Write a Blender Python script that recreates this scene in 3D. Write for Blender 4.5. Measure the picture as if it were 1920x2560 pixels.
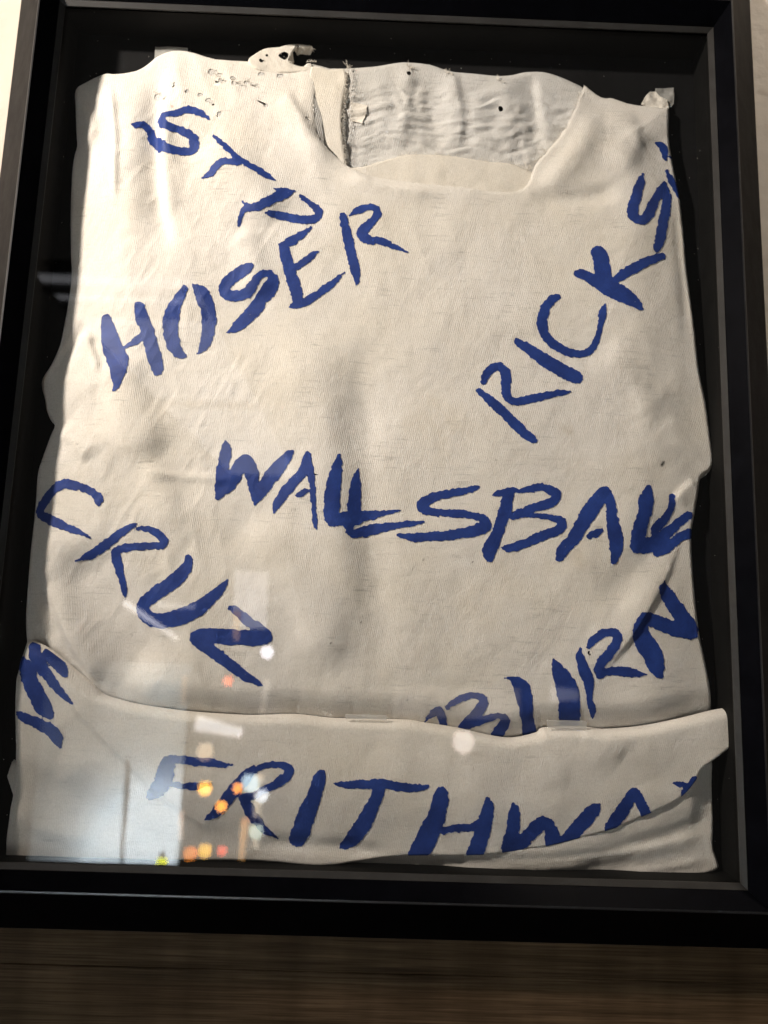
import bpy, bmesh, math, random
import numpy as np
from mathutils import Matrix, Vector

random.seed(7)
rng = np.random.default_rng(11)
scene = bpy.context.scene
for o in list(bpy.data.objects):
    bpy.data.objects.remove(o)

# ------------------------------------------------------------------ camera
# World: X right, Z up, wall is the plane y = 0, the viewer stands at -Y. Metres.
# "d" below is the distance in front of the wall, so y = -d.
W, H = 0.55, 0.684            # opening of the moulding (edge where its lip begins)
LIP_D = 0.042
F_PX = 1775.0                 # focal length in pixels of a 1920 x 2560 picture
r1 = np.array([0.99933626, 0.03449906, 0.01169862])
r2 = np.array([0.03234302, -0.98840376, 0.14648647])
r1 /= np.linalg.norm(r1)
r2 -= r1 * (r1 @ r2); r2 /= np.linalg.norm(r2)
r3 = np.cross(r1, r2)
RC = np.stack([r1, r2, r3], 1)                     # (X, up, toward viewer) -> camera (right, down, forward)
CAM = np.array([0.0038, -(LIP_D + 0.5283), -0.1600])
def w3(v):                                         # (X, up, toward viewer) -> world
    return np.array([v[0], -v[2], v[1]])
c_right, c_down, c_fwd = w3(RC[0]), w3(RC[1]), w3(RC[2])
cam_data = bpy.data.cameras.new('camera')
cam = bpy.data.objects.new('camera', cam_data)
scene.collection.objects.link(cam)
M = Matrix.Identity(4)
for i in range(3):
    M[i][0] = c_right[i]; M[i][1] = -c_down[i]; M[i][2] = -c_fwd[i]; M[i][3] = CAM[i]
cam.matrix_world = M
cam_data.sensor_fit = 'HORIZONTAL'
cam_data.sensor_width = 36.0
cam_data.lens = F_PX / 1920 * 36.0
cam_data.clip_start = 0.01
cam_data.clip_end = 100
cam_data.dof.use_dof = True
cam_data.dof.focus_distance = 0.545
cam_data.dof.aperture_fstop = 6.0
scene.camera = cam
scene.render.resolution_x = 768
scene.render.resolution_y = 1024

# ------------------------------------------------------------------ world, lamp, exposure
world = bpy.data.worlds.new('World')
scene.world = world
world.use_nodes = True
wb = world.node_tree.nodes['Background']
wb.inputs[0].default_value = (1.0, 0.94, 0.86, 1)
wb.inputs[1].default_value = 0.04
key = bpy.data.lights.new('picture_lamp', 'SPOT')
key.energy = 146
key.spot_size = math.radians(55)
key.spot_blend = 1.0
key.color = (1.0, 0.885, 0.785)
key.shadow_soft_size = 0.034
key_o = bpy.data.objects.new('picture_lamp', key)
key_o.location = (-1.0, -0.72, 0.62)
key_o.rotation_euler = (Vector((-0.06, 0.0, 0.20)) - Vector(key_o.location)).to_track_quat('-Z', 'Y').to_euler()
scene.collection.objects.link(key_o)
wash = bpy.data.lights.new('wall_washer', 'SPOT')          # ceiling downlight close to the wall, right of the frame
wash.energy = 68; wash.specular_factor = 0.1; wash.color = (1.0, 0.86, 0.72); wash.spot_size = math.radians(20); wash.spot_blend = 1.0; wash.shadow_soft_size = 0.03
wash_o = bpy.data.objects.new('wall_washer', wash); wash_o.location = (0.52, -0.24, 1.25)
wash_o.rotation_euler = (Vector((0.345, 0.0, 0.22)) - Vector(wash_o.location)).to_track_quat('-Z', 'Y').to_euler()
scene.collection.objects.link(wash_o)
scene.view_settings.view_transform = 'Standard'
scene.view_settings.look = 'None'
scene.view_settings.exposure = 0.0
scene.view_settings.gamma = 1.0
scene.render.engine = 'CYCLES'
scene.cycles.transparent_max_bounces = 16

# ------------------------------------------------------------------ helpers
def hit(px, py, d):
    """Point of the place seen at (px, py) of the 1920 x 2560 photograph, at distance d in front of the wall."""
    px = np.asarray(px, float); py = np.asarray(py, float)
    dirs = (c_right[None] * ((px.reshape(-1, 1) - 960) / F_PX) + c_down[None] * ((py.reshape(-1, 1) - 1280) / F_PX) + c_fwd[None])
    d = np.broadcast_to(np.asarray(d, float), px.shape).reshape(-1)
    t = (-d - CAM[1]) / dirs[:, 1]
    p = CAM[None] + dirs * t[:, None]
    return p[:, 0], p[:, 2]

def pl(pts, d=0.026):
    """Traced (px, py) points -> (x, z) in metres on the plane d in front of the wall."""
    a = np.array(pts, float)
    x, z = hit(a[:, 0], a[:, 1], d)
    return np.stack([x, z], 1)

_tab = rng.random((256, 256)) * 2 - 1
def vnoise(x, y):
    xi = np.floor(x).astype(int); yi = np.floor(y).astype(int)
    fx = x - xi; fy = y - yi
    fx = fx * fx * (3 - 2 * fx); fy = fy * fy * (3 - 2 * fy)
    g = lambda a, b: _tab[a & 255, b & 255]
    return (g(xi, yi) * (1 - fx) + g(xi + 1, yi) * fx) * (1 - fy) + (g(xi, yi + 1) * (1 - fx) + g(xi + 1, yi + 1) * fx) * fy
def fbm(x, y, n=3):
    s = 0; a = 1.0
    for k in range(n):
        s = s + a * vnoise(x * 2 ** k + 17.3 * k, y * 2 ** k + 5.1 * k); a *= 0.5
    return s
def sstep(a, b, x):
    t = np.clip((x - a) / (b - a), 0, 1)          # a > b gives a falling step
    return t * t * (3 - 2 * t)

def smooth_poly(P, n=6, closed=True):
    """Catmull-Rom through the traced points."""
    P = np.asarray(P, float); N = len(P); out = []
    rngN = N if closed else N - 1
    for i in range(rngN):
        if closed:
            p0, p1, p2, p3 = P[i - 1], P[i], P[(i + 1) % N], P[(i + 2) % N]
        else:
            p0, p1, p2, p3 = P[max(i - 1, 0)], P[i], P[i + 1], P[min(i + 2, N - 1)]
        for k in range(n):
            t = k / n
            out.append(0.5 * ((2 * p1) + (p2 - p0) * t + (2 * p0 - 5 * p1 + 4 * p2 - p3) * t * t + (3 * p1 - p0 - 3 * p2 + p3) * t ** 3))
    if not closed: out.append(P[-1])
    return np.array(out)

def poly_sdf(x, z, P):
    """Signed distance to a closed polygon, negative inside."""
    d2 = np.full(x.shape, 1e9); inside = np.zeros(x.shape, bool)
    N = len(P)
    for i in range(N):
        ax, az = P[i]; bx, bz = P[(i + 1) % N]
        ex, ez = bx - ax, bz - az
        L = ex * ex + ez * ez
        if L < 1e-14: continue
        wx, wz = x - ax, z - az
        t = np.clip((wx * ex + wz * ez) / L, 0, 1)
        d2 = np.minimum(d2, (wx - ex * t) ** 2 + (wz - ez * t) ** 2)
        c = ((az <= z) & (bz > z)) | ((bz <= z) & (az > z))
        if abs(ez) > 1e-12:
            inside ^= c & (x < ax + (z - az) * ex / ez)
    d = np.sqrt(d2)
    return np.where(inside, -d, d)

def line_dist(x, z, P):
    """Distance, sign (+ = to the right when the line runs down) and 0..1 place along an open line."""
    best = np.full(x.shape, 1e9); sg = np.zeros(x.shape); tt = np.zeros(x.shape)
    seg = np.linalg.norm(np.diff(P, axis=0), axis=1); cum = np.concatenate([[0], np.cumsum(seg)])
    for i in range(len(P) - 1):
        a, b = P[i], P[i + 1]; e = b - a; L = e @ e
        wx, wz = x - a[0], z - a[1]
        t = np.clip((wx * e[0] + wz * e[1]) / L, 0, 1)
        dx, dz = wx - e[0] * t, wz - e[1] * t
        dd = dx * dx + dz * dz
        m = dd < best
        best = np.where(m, dd, best)
        sg = np.where(m, np.sign(e[0] * wz - e[1] * wx), sg)
        tt = np.where(m, (cum[i] + t * seg[i]) / cum[-1], tt)
    return np.sqrt(best), sg, tt

def fold(x, z, pts, A, wN, wP, taper=0.25, d=0.026):
    P = smooth_poly(pl(pts, d), 4, False)
    m = 3.0 * max(wN, wP)
    near = (x > P[:, 0].min() - m) & (x < P[:, 0].max() + m) & (z > P[:, 1].min() - m) & (z < P[:, 1].max() + m)
    out = np.zeros(x.shape)
    if not near.any(): return out
    x = x[near]; z = z[near]
    q, s, t = line_dist(x, z, P)
    w = np.where(s > 0, wP, wN)
    tp = np.clip(t / max(taper, 1e-4), 0, 1) * np.clip((1 - t) / max(taper, 1e-4), 0, 1)
    tp = tp * tp * (3 - 2 * tp)
    out[near] = A * np.exp(-(q / w) ** 2) * tp
    return out

def link(o, parent=None):
    scene.collection.objects.link(o)
    if parent is not None: o.parent = parent
    return o
def tag(o, label=None, cat=None, group=None, kind=None):
    if label: o['label'] = label
    if cat: o['category'] = cat
    if group: o['group'] = group
    if kind: o['kind'] = kind
    return o
def empty(name, loc):
    e = bpy.data.objects.new(name, None)
    e.empty_display_size = 0.05
    e.location = loc
    scene.collection.objects.link(e)
    return e
def mesh_obj(name, verts, faces, mat, parent=None, smooth=False):
    me = bpy.data.meshes.new(name)
    me.from_pydata([tuple(map(float, v)) for v in verts], [], [tuple(map(int, f)) for f in faces])
    me.materials.append(mat)
    if smooth:
        me.polygons.foreach_set('use_smooth', [True] * len(me.polygons))
    me.update()
    o = bpy.data.objects.new(name, me)
    return place(o, parent)
def place(o, parent=None):
    """Link; a child keeps its world position under a parent Empty that is only translated."""
    scene.collection.objects.link(o)
    if parent is not None:
        root = parent; off = Vector((0, 0, 0))
        while root is not None:
            off += root.location; root = root.parent
        o.parent = parent
        o.location = o.location - off
    return o

def sheet(name, sdf, hf, bbox, res, mat, parent, lift=0.0, colour=None):
    """Cloth sheet: the region sdf < 0 of a fine grid, each vertex at depth hf(x, z) in front of the wall."""
    x0, x1, z0, z1 = bbox
    nx = int((x1 - x0) / res) + 2; nz = int((z1 - z0) / res) + 2
    gx, gz = np.meshgrid(x0 + np.arange(nx) * res, z0 + np.arange(nz) * res)
    D = sdf(gx, gz)
    gz_, gx_ = np.gradient(D, res)
    n = gx_ ** 2 + gz_ ** 2 + 1e-6
    out = D > 0
    k = np.clip(D, 0, 1.4 * res) / np.sqrt(n)
    sx = np.where(out, gx - k * gx_ / np.sqrt(n), gx)
    sz = np.where(out, gz - k * gz_ / np.sqrt(n), gz)
    ins = ~out
    cell = ins[:-1, :-1] | ins[1:, :-1] | ins[:-1, 1:] | ins[1:, 1:]
    ci, cj = np.nonzero(cell)
    idx = np.arange(nx * nz).reshape(nz, nx)
    F = np.stack([idx[ci, cj], idx[ci, cj + 1], idx[ci + 1, cj + 1], idx[ci + 1, cj]], 1)
    used = np.unique(F)
    if len(used) == 0: return None
    remap = np.full(nx * nz, -1); remap[used] = np.arange(len(used))
    F = remap[F]
    X = sx.ravel()[used]; Z = sz.ravel()[used]
    Y = -(hf(X, Z) + lift)
    me = bpy.data.meshes.new(name)
    me.vertices.add(len(used)); me.vertices.foreach_set('co', np.stack([X, Y, Z], 1).astype(np.float32).ravel())
    me.loops.add(F.size); me.loops.foreach_set('vertex_index', F.astype(np.int32).ravel())
    me.polygons.add(len(F))
    me.polygons.foreach_set('loop_start', (np.arange(len(F)) * 4).astype(np.int32))
    me.polygons.foreach_set('loop_total', np.full(len(F), 4, np.int32))
    me.polygons.foreach_set('use_smooth', np.ones(len(F), bool))
    me.update(calc_edges=True)
    if colour is not None:
        at = me.attributes.new('dirt_and_shade', 'FLOAT_COLOR', 'POINT')
        at.data.foreach_set('color', colour(X, Z).astype(np.float32).ravel())
    me.materials.append(mat)
    return place(bpy.data.objects.new(name, me), parent)

# ------------------------------------------------------------------ materials
def new_mat(name):
    m = bpy.data.materials.new(name); m.use_nodes = True
    nt = m.node_tree
    return m, nt, nt.nodes['Principled BSDF']
def N(nt, t, **kw):
    n = nt.nodes.new(t)
    for k, v in kw.items(): setattr(n, k, v)
    return n
def mapped(nt, scale):
    tc = N(nt, 'ShaderNodeTexCoord'); mp = N(nt, 'ShaderNodeMapping')
    g = N(nt, 'ShaderNodeNewGeometry')
    mp.inputs['Scale'].default_value = scale
    nt.links.new(g.outputs['Position'], mp.inputs['Vector'])
    nt.nodes.remove(tc)
    return mp.outputs['Vector']
def noise(nt, vec, scale, detail=3, rough=0.55):
    n = N(nt, 'ShaderNodeTexNoise')
    n.inputs['Scale'].default_value = scale; n.inputs['Detail'].default_value = detail; n.inputs['Roughness'].default_value = rough
    nt.links.new(vec, n.inputs['Vector'])
    return n.outputs['Fac']
def ramp(nt, fac, stops):
    r = N(nt, 'ShaderNodeValToRGB')
    e = r.color_ramp.elements
    while len(e) < len(stops): e.new(0.5)
    for i, (p, c) in enumerate(stops):
        e[i].position = p; e[i].color = (*c, 1)
    nt.links.new(fac, r.inputs[0])
    return r.outputs[0]
def mul(nt, a, b, fac=1.0):
    m = N(nt, 'ShaderNodeMix', data_type='RGBA', blend_type='MULTIPLY')
    m.inputs['Factor'].default_value = fac
    nt.links.new(a, m.inputs[6]); nt.links.new(b, m.inputs[7])
    return m.outputs[2]
def bump(nt, h, strength, dist, prev=None):
    b = N(nt, 'ShaderNodeBump')
    b.inputs['Strength'].default_value = strength; b.inputs['Distance'].default_value = dist
    nt.links.new(h, b.inputs['Height'])
    if prev is not None: nt.links.new(prev, b.inputs['Normal'])
    return b.outputs['Normal']

def cloth_mat(name, base, slub=0.10, dirt_and_shade=False, knit=0.5, rib=False):
    m, nt, p = new_mat(name)
    v1 = mapped(nt, (55, 55, 520)); v2 = mapped(nt, (1, 1, 1)); v3 = mapped(nt, (1000, 1000, 700))
    s = noise(nt, v1, 1.0, 4, 0.65)                     # slubs: short thin streaks of uneven yarn
    patch = noise(nt, v2, 26.0, 2, 0.5)                 # slubs come in patches
    pm = N(nt, 'ShaderNodeMath', operation='MULTIPLY_ADD'); pm.inputs[1].default_value = 0.35; pm.inputs[2].default_value = -0.17
    nt.links.new(patch, pm.inputs[0])
    sa = N(nt, 'ShaderNodeMath', operation='ADD'); nt.links.new(s, sa.inputs[0]); nt.links.new(pm.outputs[0], sa.inputs[1])
    c1 = ramp(nt, sa.outputs[0], [(0.22, tuple(x * (1 - 1.5 * slub) for x in base)), (0.40, tuple(x * 0.99 for x in base)), (0.80, tuple(min(1, x * 1.02) for x in base))])
    blot = noise(nt, v2, 9.0, 5, 0.6)
    c2 = ramp(nt, blot, [(0.3, (0.95, 0.93, 0.875)), (0.6, (1, 1, 1))])
    col = mul(nt, c1, c2)
    fine = noise(nt, v3, 1.0, 2, 0.5)
    col = mul(nt, col, ramp(nt, fine, [(0.3, (0.88, 0.88, 0.87)), (0.7, (1, 1, 1))]))
    if dirt_and_shade:
        a = N(nt, 'ShaderNodeAttribute', attribute_name='dirt_and_shade')
        col = mul(nt, col, a.outputs['Color'])
    nt.links.new(col, p.inputs['Base Color'])
    p.inputs['Roughness'].default_value = 0.95
    p.inputs['Specular IOR Level'].default_value = 0.05
    p.inputs['Sheen Weight'].default_value = 0.08
    n1 = bump(nt, s, 0.35, 0.0005)
    wr = noise(nt, mapped(nt, (70, 70, 45)), 1.0, 5, 0.62)          # small crumples
    n1 = bump(nt, wr, 0.30, 0.0020, n1)
    kw = N(nt, 'ShaderNodeTexWave', bands_direction='X'); kw.inputs['Scale'].default_value = 1.0
    kw.inputs['Distortion'].default_value = 2.0; kw.inputs['Detail'].default_value = 2.0; kw.inputs['Detail Scale'].default_value = 0.6
    kmp = N(nt, 'ShaderNodeMapping'); kmp.inputs['Rotation'].default_value = (0, math.radians(14), 0); kmp.inputs['Scale'].default_value = (205, 205, 205)
    kg = N(nt, 'ShaderNodeNewGeometry'); nt.links.new(kg.outputs['Position'], kmp.inputs['Vector']); nt.links.new(kmp.outputs[0], kw.inputs['Vector'])
    n1 = bump(nt, kw.outputs['Fac'], 0.45 * knit, 0.0006, n1)       # wales of the knit
    n2 = bump(nt, fine, knit, 0.0006, n1)
    if rib:
        wv = N(nt, 'ShaderNodeTexWave', bands_direction='X'); wv.inputs['Scale'].default_value = 1.0
        wv.inputs['Distortion'].default_value = 1.0
        nt.links.new(mapped(nt, (420, 1, 12)), wv.inputs['Vector'])
        n2 = bump(nt, wv.outputs['Fac'], 0.25, 0.0005, n2)
    nt.links.new(n2, p.inputs['Normal'])
    return m
M_CLOTH = cloth_mat('white_jersey', (0.83, 0.785, 0.735), 0.19, dirt_and_shade=True)
M_BAND = cloth_mat('white_jersey_folded', (0.82, 0.775, 0.725), 0.12)
M_RIB = cloth_mat('cream_rib_collar', (0.83, 0.775, 0.70), 0.05, knit=0.4, rib=True)
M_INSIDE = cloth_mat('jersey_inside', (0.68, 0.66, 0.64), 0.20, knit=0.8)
M_THREAD = cloth_mat('cotton_thread', (0.84, 0.79, 0.72), 0.02)

def paint_mat():
    m, nt, p = new_mat('blue_fabric_paint')
    v = mapped(nt, (1, 1, 1))
    s = noise(nt, v, 38, 5, 0.65)
    c = ramp(nt, s, [(0.28, (0.008, 0.028, 0.17)), (0.5, (0.013, 0.043, 0.235)), (0.72, (0.021, 0.062, 0.30))])
    c = mul(nt, c, ramp(nt, noise(nt, mapped(nt, (1000, 1000, 700)), 1.0, 3, 0.6), [(0.3, (0.78, 0.78, 0.80)), (0.68, (1.0, 1.0, 1.0))]))
    nt.links.new(c, p.inputs['Base Color'])
    p.inputs['Roughness'].default_value = 0.62
    p.inputs['Specular IOR Level'].default_value = 0.30
    n1 = bump(nt, noise(nt, mapped(nt, (900, 900, 500)), 1.0, 2), 0.4, 0.0004)
    nt.links.new(n1, p.inputs['Normal'])
    return m
M_PAINT = paint_mat()

def black_mat(name, base, rough, spec=0.4, scratch=True):
    m, nt, p = new_mat(name)
    v = mapped(nt, (1, 1, 1))
    s = noise(nt, v, 55, 5, 0.65)
    c = ramp(nt, s, [(0.35, base), (0.75, tuple(x * 1.6 for x in base))])
    nt.links.new(c, p.inputs['Base Color'])
    r = N(nt, 'ShaderNodeMapRange'); r.inputs['To Min'].default_value = rough - 0.06; r.inputs['To Max'].default_value = rough + 0.12
    nt.links.new(s, r.inputs['Value']); nt.links.new(r.outputs[0], p.inputs['Roughness'])
    p.inputs['Specular IOR Level'].default_value = spec
    if scratch:
        nt.links.new(bump(nt, noise(nt, v, 300, 3), 0.12, 0.0004), p.inputs['Normal'])
    return m
M_RAIL = black_mat('black_lacquer', (0.0016, 0.0017, 0.0024), 0.34, 0.010)
M_EDGE = black_mat('polished_black_edge', (0.012, 0.012, 0.013), 0.28, 0.6)
M_LIP = black_mat('lip_catchlight_grey', (0.020, 0.019, 0.0175), 0.5, 0.25)  # lighter grey painted in for the light the lip catches
M_SPACER = black_mat('black_spacer', (0.0035, 0.0034, 0.0033), 0.6, 0.12)
M_BACK = black_mat('black_mount_board', (0.0060, 0.0060, 0.0064), 0.85, 0.10)

def glass_mat():
    m = bpy.data.materials.new('pane_glass'); m.use_nodes = True
    nt = m.node_tree; nt.nodes.clear()
    out = N(nt, 'ShaderNodeOutputMaterial'); mix = N(nt, 'ShaderNodeMixShader')
    tr = N(nt, 'ShaderNodeBsdfTransparent'); tr.inputs[0].default_value = (0.985, 0.99, 0.985, 1)
    gl = N(nt, 'ShaderNodeBsdfGlossy'); gl.inputs['Roughness'].default_value = 0.004
    lw = N(nt, 'ShaderNodeLayerWeight'); lw.inputs['Blend'].default_value = 0.5
    pw = N(nt, 'ShaderNodeMath', operation='POWER'); pw.inputs[1].default_value = 5
    ma = N(nt, 'ShaderNodeMath', operation='MULTIPLY_ADD'); ma.inputs[1].default_value = 0.96; ma.inputs[2].default_value = 0.042
    L = nt.links.new
    L(lw.outputs['Facing'], pw.inputs[0]); L(pw.outputs[0], ma.inputs[0]); L(ma.outputs[0], mix.inputs[0])
    L(tr.outputs[0], mix.inputs[1]); L(gl.outputs[0], mix.inputs[2]); L(mix.outputs[0], out.inputs[0])
    return m
M_GLASS = glass_mat()

def plaster_mat():
    m, nt, p = new_mat('cream_plaster')
    v = mapped(nt, (1, 1, 1))
    s = noise(nt, v, 18, 4)
    nt.links.new(ramp(nt, s, [(0.3, (0.46, 0.41, 0.345)), (0.7, (0.51, 0.46, 0.39))]), p.inputs['Base Color'])
    p.inputs['Roughness'].default_value = 0.85
    n1 = bump(nt, noise(nt, v, 90, 4, 0.5), 0.4, 0.002)
    nt.links.new(n1, p.inputs['Normal'])
    return m
M_PLASTER = plaster_mat()

def wood_mat():
    m, nt, p = new_mat('brown_wood')
    s = noise(nt, mapped(nt, (5, 5, 130)), 1.0, 6, 0.65)
    f = noise(nt, mapped(nt, (12, 12, 700)), 1.0, 4, 0.6)
    c = ramp(nt, s, [(0.25, (0.038, 0.023, 0.011)), (0.5, (0.100, 0.063, 0.032)), (0.75, (0.165, 0.108, 0.058))])
    c2 = ramp(nt, f, [(0.32, (0.42, 0.38, 0.34)), (0.6, (1, 1, 1))])
    sec = noise(nt, mapped(nt, (26, 26, 3)), 1.0, 2)                     # broad figure across the grain
    c3 = ramp(nt, sec, [(0.35, (0.72, 0.70, 0.68)), (0.6, (1, 1, 1))])
    nt.links.new(mul(nt, mul(nt, c, c2), c3), p.inputs['Base Color'])
    p.inputs['Roughness'].default_value = 0.65
    p.inputs['Specular IOR Level'].default_value = 0.10
    nt.links.new(bump(nt, f, 0.4, 0.0006), p.inputs['Normal'])
    return m
M_WOOD = wood_mat()

def tape_mat():
    m, nt, p = new_mat('clear_tape')
    p.inputs['Base Color'].default_value = (0.75, 0.74, 0.70, 1)
    p.inputs['Roughness'].default_value = 0.3
    p.inputs['Alpha'].default_value = 0.32
    return m
M_TAPE = tape_mat()

def glow(name, col, s):
    m, nt, p = new_mat(name)
    p.inputs['Base Color'].default_value = (*[min(1, c) for c in col], 1)
    p.inputs['Emission Color'].default_value = (*col, 1)
    p.inputs['Emission Strength'].default_value = s
    return m

# ------------------------------------------------------------------ wall and wood below
WOOD_TOP = -0.30
def box_verts(x0, x1, y0, y1, z0, z1, bev=0.0):
    bm = bmesh.new()
    bmesh.ops.create_cube(bm, size=1)
    for v in bm.verts:
        v.co = Vector(((x0 + x1) / 2 + v.co.x * (x1 - x0), (y0 + y1) / 2 + v.co.y * (y1 - y0), (z0 + z1) / 2 + v.co.z * (z1 - z0)))
    if bev > 0:
        bmesh.ops.bevel(bm, geom=bm.edges[:], offset=bev, segments=2, affect='EDGES', profile=0.5)
    return bm
def bm_obj(name, bm, mat, parent=None, smooth=False):
    me = bpy.data.meshes.new(name); bm.to_mesh(me); bm.free()
    me.materials.append(mat)
    if smooth: me.polygons.foreach_set('use_smooth', [True] * len(me.polygons))
    return place(bpy.data.objects.new(name, me), parent)

tag(bm_obj('wall', box_verts(-1.3, 1.3, 0.0, 0.05, WOOD_TOP, 1.0), M_PLASTER), kind='structure')
wood = empty('wood_panelling', (0, 0, -0.6)); tag(wood, kind='structure')
zt = WOOD_TOP - 0.001
_, zs = hit(1000, 2436, 0.0)
for z1, z0, y in ((zt, float(zs[0]) + 0.0002, 0.0), (float(zs[0]) - 0.0001, float(zs[0]) - 0.115, 0.0006), (float(zs[0]) - 0.1165, float(zs[0]) - 0.23, 0.0)):
    bm_obj('plank', box_verts(-1.3, 1.3, y, y + 0.02, z0, z1, 0.0009), M_WOOD, wood)
bm_obj('backing_batten', box_verts(-1.3, 1.3, 0.0215, 0.05, -0.9, zt), M_WOOD, wood)

# ------------------------------------------------------------------ shadow box frame
frame = empty('shadow_box_frame', (0, -0.02, -H / 2 - 0.0525))
tag(frame, 'black lacquered shadow box frame with glass front hung on the wall', 'frame')
PROFILE = [(0.0525, 0.0005), (0.0525, 0.0055), (0.0517, 0.0070), (0.0108, 0.0536), (0.0100, 0.0542), (0.0090, 0.0541), (0.0, 0.0420)]
TOP = 1.5                       # the top rail is cut a little wider
def rail(side):
    bm = bmesh.new()
    prof = PROFILE + [(0.0, 0.0005)]
    ends = []
    for sgn in (-1, 1):
        row = []
        for o, d in prof:
            if side in 'TB':
                z = (H / 2 + o * TOP) if side == 'T' else -(H / 2 + o); x = sgn * (W / 2 + o - 0.0001)
            else:
                x = (W / 2 + o) * (1 if side == 'R' else -1); z = sgn * (H / 2 + o * (TOP if sgn > 0 else 1) - 0.0001)
            row.append(bm.verts.new((x, -d, z)))
        ends.append(row)
    n = len(prof)
    for i in range(n):
        f = bm.faces.new((ends[0][i], ends[0][(i + 1) % n], ends[1][(i + 1) % n], ends[1][i]))
        if i in (3, 4): f.material_index = 1
    bm.faces.new(ends[0]); bm.faces.new(ends[1][::-1])
    bmesh.ops.recalc_face_normals(bm, faces=bm.faces[:])
    return bm
def strip(side, prof, gap=0.0001):
    bm = bmesh.new(); ends = []
    for sgn in (-1, 1):
        row = []
        for o, d in prof:
            if side in 'TB':
                z = (H / 2 + o) * (1 if side == 'T' else -1); x = sgn * (W / 2 + o - gap)
            else:
                x = (W / 2 + o) * (1 if side == 'R' else -1); z = sgn * (H / 2 + o - gap)
            row.append(bm.verts.new((x, -d, z)))
        ends.append(row)
    n = len(prof)
    for i in range(n):
        bm.faces.new((ends[0][i], ends[0][(i + 1) % n], ends[1][(i + 1) % n], ends[1][i]))
    bm.faces.new(ends[0]); bm.faces.new(ends[1][::-1])
    bmesh.ops.recalc_face_normals(bm, faces=bm.faces[:])
    return bm
for s in 'TBLR':
    r = bm_obj('rail', rail(s), M_RAIL, frame)
    r.data.materials.append(M_EDGE)
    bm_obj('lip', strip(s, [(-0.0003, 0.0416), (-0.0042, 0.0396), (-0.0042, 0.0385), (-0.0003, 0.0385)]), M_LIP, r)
    bm_obj('spacer', strip(s, [(-0.0003, 0.0084), (-0.0003, 0.0352), (-0.0026, 0.0352), (-0.0026, 0.0084)]), M_SPACER, frame)
BACK_D = 0.008
bm_obj('backing_board', box_verts(-W / 2 + 0.0004, W / 2 - 0.0004, -BACK_D, -0.002, -H / 2 + 0.0004, H / 2 - 0.0004), M_BACK, frame)
GL0, GL1 = 0.0362, 0.0380
bm_obj('glass_pane', box_verts(-W / 2 + 0.0006, W / 2 - 0.0006, -GL1, -GL0, -H / 2 + 0.0006, H / 2 - 0.0006), M_GLASS, frame)

# ------------------------------------------------------------------ the shirt
shirt = empty('shirt', (0, -BACK_D, -0.30))
tag(shirt, 'worn white jersey shirt painted with blue brush lettering, folded up inside the frame', 'shirt')
B0 = BACK_D + 0.0006

OUTLINE = [(186, 226), (216, 203), (247, 188), (266, 181), (293, 182), (340, 174), (370, 156), (390, 139), (424, 125), (469, 125), (540, 145),
           (594, 149), (633, 152), (655, 166), (700, 172), (750, 168), (767, 156), (790, 156), (825, 166), (870, 150), (1000, 130), (1200, 130),
           (1400, 150), (1465, 212), (1504, 241), (1527, 242), (1546, 248), (1573, 257), (1608, 262), (1650, 267), (1673, 268), (1676, 290),
           (1675, 347), (1686, 424), (1701, 501), (1712, 598), (1717, 660), (1724, 717), (1739, 833), (1749, 925), (1766, 1006), (1778, 1095),
           (1785, 1150), (1776, 1180), (1755, 1196), (1750, 1215), (1740, 1280), (1731, 1345), (1737, 1465), (1749, 1577), (1762, 1639),
           (1778, 1723), (1787, 1800), (1790, 1900), (1500, 1960), (800, 1960), (200, 1900), (75, 1800), (60, 1700), (62, 1604), (62, 1569), (64, 1511), (73, 1396), (83, 1299),
           (88, 1238), (93, 1180), (108, 1134), (125, 1086), (134, 1064), (123, 1049), (114, 1026), (110, 1000), (102, 968), (105, 945),
           (127, 910), (147, 864), (158, 814), (172, 736), (177, 679), (175, 640), (175, 501), (181, 405), (190, 366), (188, 336), (186, 270)]
NECK = [(788, 100), (786, 180), (784, 250), (787, 300), (795, 344), (822, 380), (868, 417), (910, 437), (968, 450), (1007, 456), (1084, 465), (1161, 473),
        (1220, 482), (1275, 484), (1308, 474), (1324, 452), (1331, 428), (1347, 403), (1370, 378), (1408, 330), (1435, 277), (1456, 226), (1466, 200), (1480, 160), (1500, 120), (1300, 90), (1000, 90)]
RIM = [(58, 1625), (66, 1604), (82, 1603), (112, 1617), (147, 1642), (193, 1681), (239, 1720), (258, 1737), (293, 1749), (347, 1762), (455, 1778), (560, 1786), (640, 1789), (736, 1786), (814, 1795),
       (864, 1797), (968, 1799), (1026, 1801), (1064, 1808), (1142, 1820), (1219, 1838), (1280, 1846), (1342, 1833), (1361, 1820), (1461, 1818), (1511, 1824),
       (1608, 1816), (1704, 1797), (1781, 1778), (1824, 1772)]
P_OUT = smooth_poly(pl(OUTLINE, 0.014), 3)
P_NECK = smooth_poly(pl(NECK, 0.023), 3)
P_RIM = smooth_poly(pl(RIM, 0.026), 3, False)

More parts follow.
